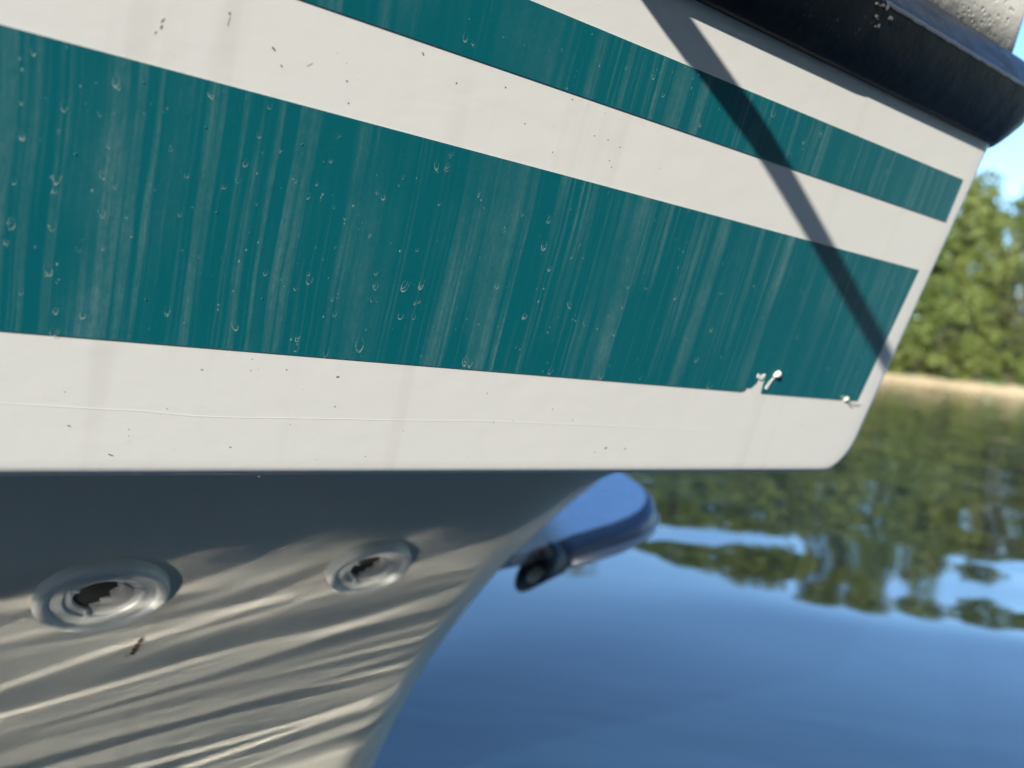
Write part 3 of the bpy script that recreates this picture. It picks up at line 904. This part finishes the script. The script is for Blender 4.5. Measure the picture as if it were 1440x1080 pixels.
# ------------------------------------------------------------------ mooring rope, and an added light-blocking dock behind the photographer
def bw(s, q, e): return A_ + u_ * s + v_ * q + N_ * e
def shadow_pt(x_, y_, lam):
    s, q = pix(x_, y_); return bw(s, q, 0) + SUN * lam
rp = [bw(.0, .468, -.055), bw(.03, .458, -.010), bw(.079, .412, .032), shadow_pt(928, 0, .20), shadow_pt(972, 60, .28), shadow_pt(1030, 140, .36), shadow_pt(1080, 212, .44), shadow_pt(1150, 332, .60), shadow_pt(1205, 430, .80), shadow_pt(1250, 510, 1.0)]
dirn = unit(rp[-1] - rp[-3]); post_top = rp[-1] + dirn * 1.3
rp += [rp[-1] + dirn * .4, post_top]
fine = []
for i in range(len(rp) - 1):
    p0 = rp[max(i - 1, 0)]; p1 = rp[i]; p2 = rp[i + 1]; p3 = rp[min(i + 2, len(rp) - 1)]
    for k in range(6):
        t = k / 6; fine.append(.5 * ((2 * p1) + (-p0 + p2) * t + (2 * p0 - 5 * p1 + 4 * p2 - p3) * t * t + (-p0 + 3 * p1 - 3 * p2 + p3) * t ** 3))
fine.append(rp[-1])
tag(link('mooring_rope', tube_mesh('mooring_rope', fine, .0083, 10), M['rope'], smooth=True), 'mooring rope above the frame casting the slanting shadow over both stripes', 'rope')
DOCK_N, DOCK_Z = 1.00, .74  # added dock, out of view, shades the water and lower hull
dock = empty('light_block_dock', tuple(A_ + n_ * DOCK_N - np.array([0, 0, A_[2]])))
dock.rotation_euler[2] = math.atan2(u_[1], u_[0])
tag(dock, 'unseen weathered plank dock added behind the photographer to shade the lower hull', 'dock')
plank = box_mesh('plank', (-.068, -1.6, DOCK_Z - .04), (.068, 0, DOCK_Z), .004)
plank.materials.append(M['wood'])
for k in range(34):
    o = link('plank', plank, None, dock); o.location.x = -2.6 + .145 * k
for y_ in (-.12, -1.45):
    link('stringer', box_mesh('stringer', (-2.7, y_ - .03, DOCK_Z - .20), (2.3, y_ + .03, DOCK_Z - .042)), M['wood'], dock)
skirt = box_mesh('skirt_board', (-2.7, -.03, 0), (2.3, 0, .13), .004); skirt.materials.append(M['wood'])
for k in range(3):
    o = link('skirt_board', skirt, None, dock); o.location = (0, -.002, DOCK_Z - .19 - .145 * k)
lp = post_top - (A_ + n_ * DOCK_N); px_, py_ = lp @ u_, lp @ n_
for x_, y_, top in ((float(px_), float(-py_), float(post_top[2]) + .1), (-2.2, -1.45, 1.1), (2.2, -1.45, 1.1)):
    link('post', tube_mesh('post', [(x_, y_, -1.0), (x_, y_, .5), (x_, y_, top)], .06, 12), M['wood'], dock, smooth=True)
# unseen shed added on the dock to keep sky light off the lower hull
shed = empty('sky_block_shed', tuple(A_ + n_ * (DOCK_N + .45) + u_ * SHED_S + np.array([0, 0, DOCK_Z - A_[2]])))
shed.rotation_euler[2] = math.atan2(u_[1], u_[0])
tag(shed, 'unseen dark board shed added behind the photographer to block sky light', 'shed')
board = box_mesh('wall_board', (-.098, -.03, 0), (.098, 0, 2.5), .004); board.materials.append(M['darkwood'])
for k in range(22):
    o = link('wall_board', board, None, shed); o.location.x = .10 + .2 * k
for k in range(7):
    o = link('wall_board', board, None, shed); o.location = (.015, -.14 - .2 * k, 0); o.rotation_euler[2] = -math.pi / 2
vs = [(-.2, .2, 2.45), (4.6, .2, 2.45), (4.6, -.75, 3.0), (-.2, -.75, 3.0), (4.6, -1.7, 2.45), (-.2, -1.7, 2.45)]
vs += [(a, b, c + .05) for a, b, c in vs]
link('roof', mesh('roof', vs, [(0, 3, 2, 1), (3, 5, 4, 2), (6, 7, 8, 9), (9, 8, 10, 11), (0, 1, 7, 6), (5, 11, 10, 4), (0, 6, 9, 3), (3, 9, 11, 5), (1, 2, 8, 7), (2, 4, 10, 8)]), M['darkwood'], shed)
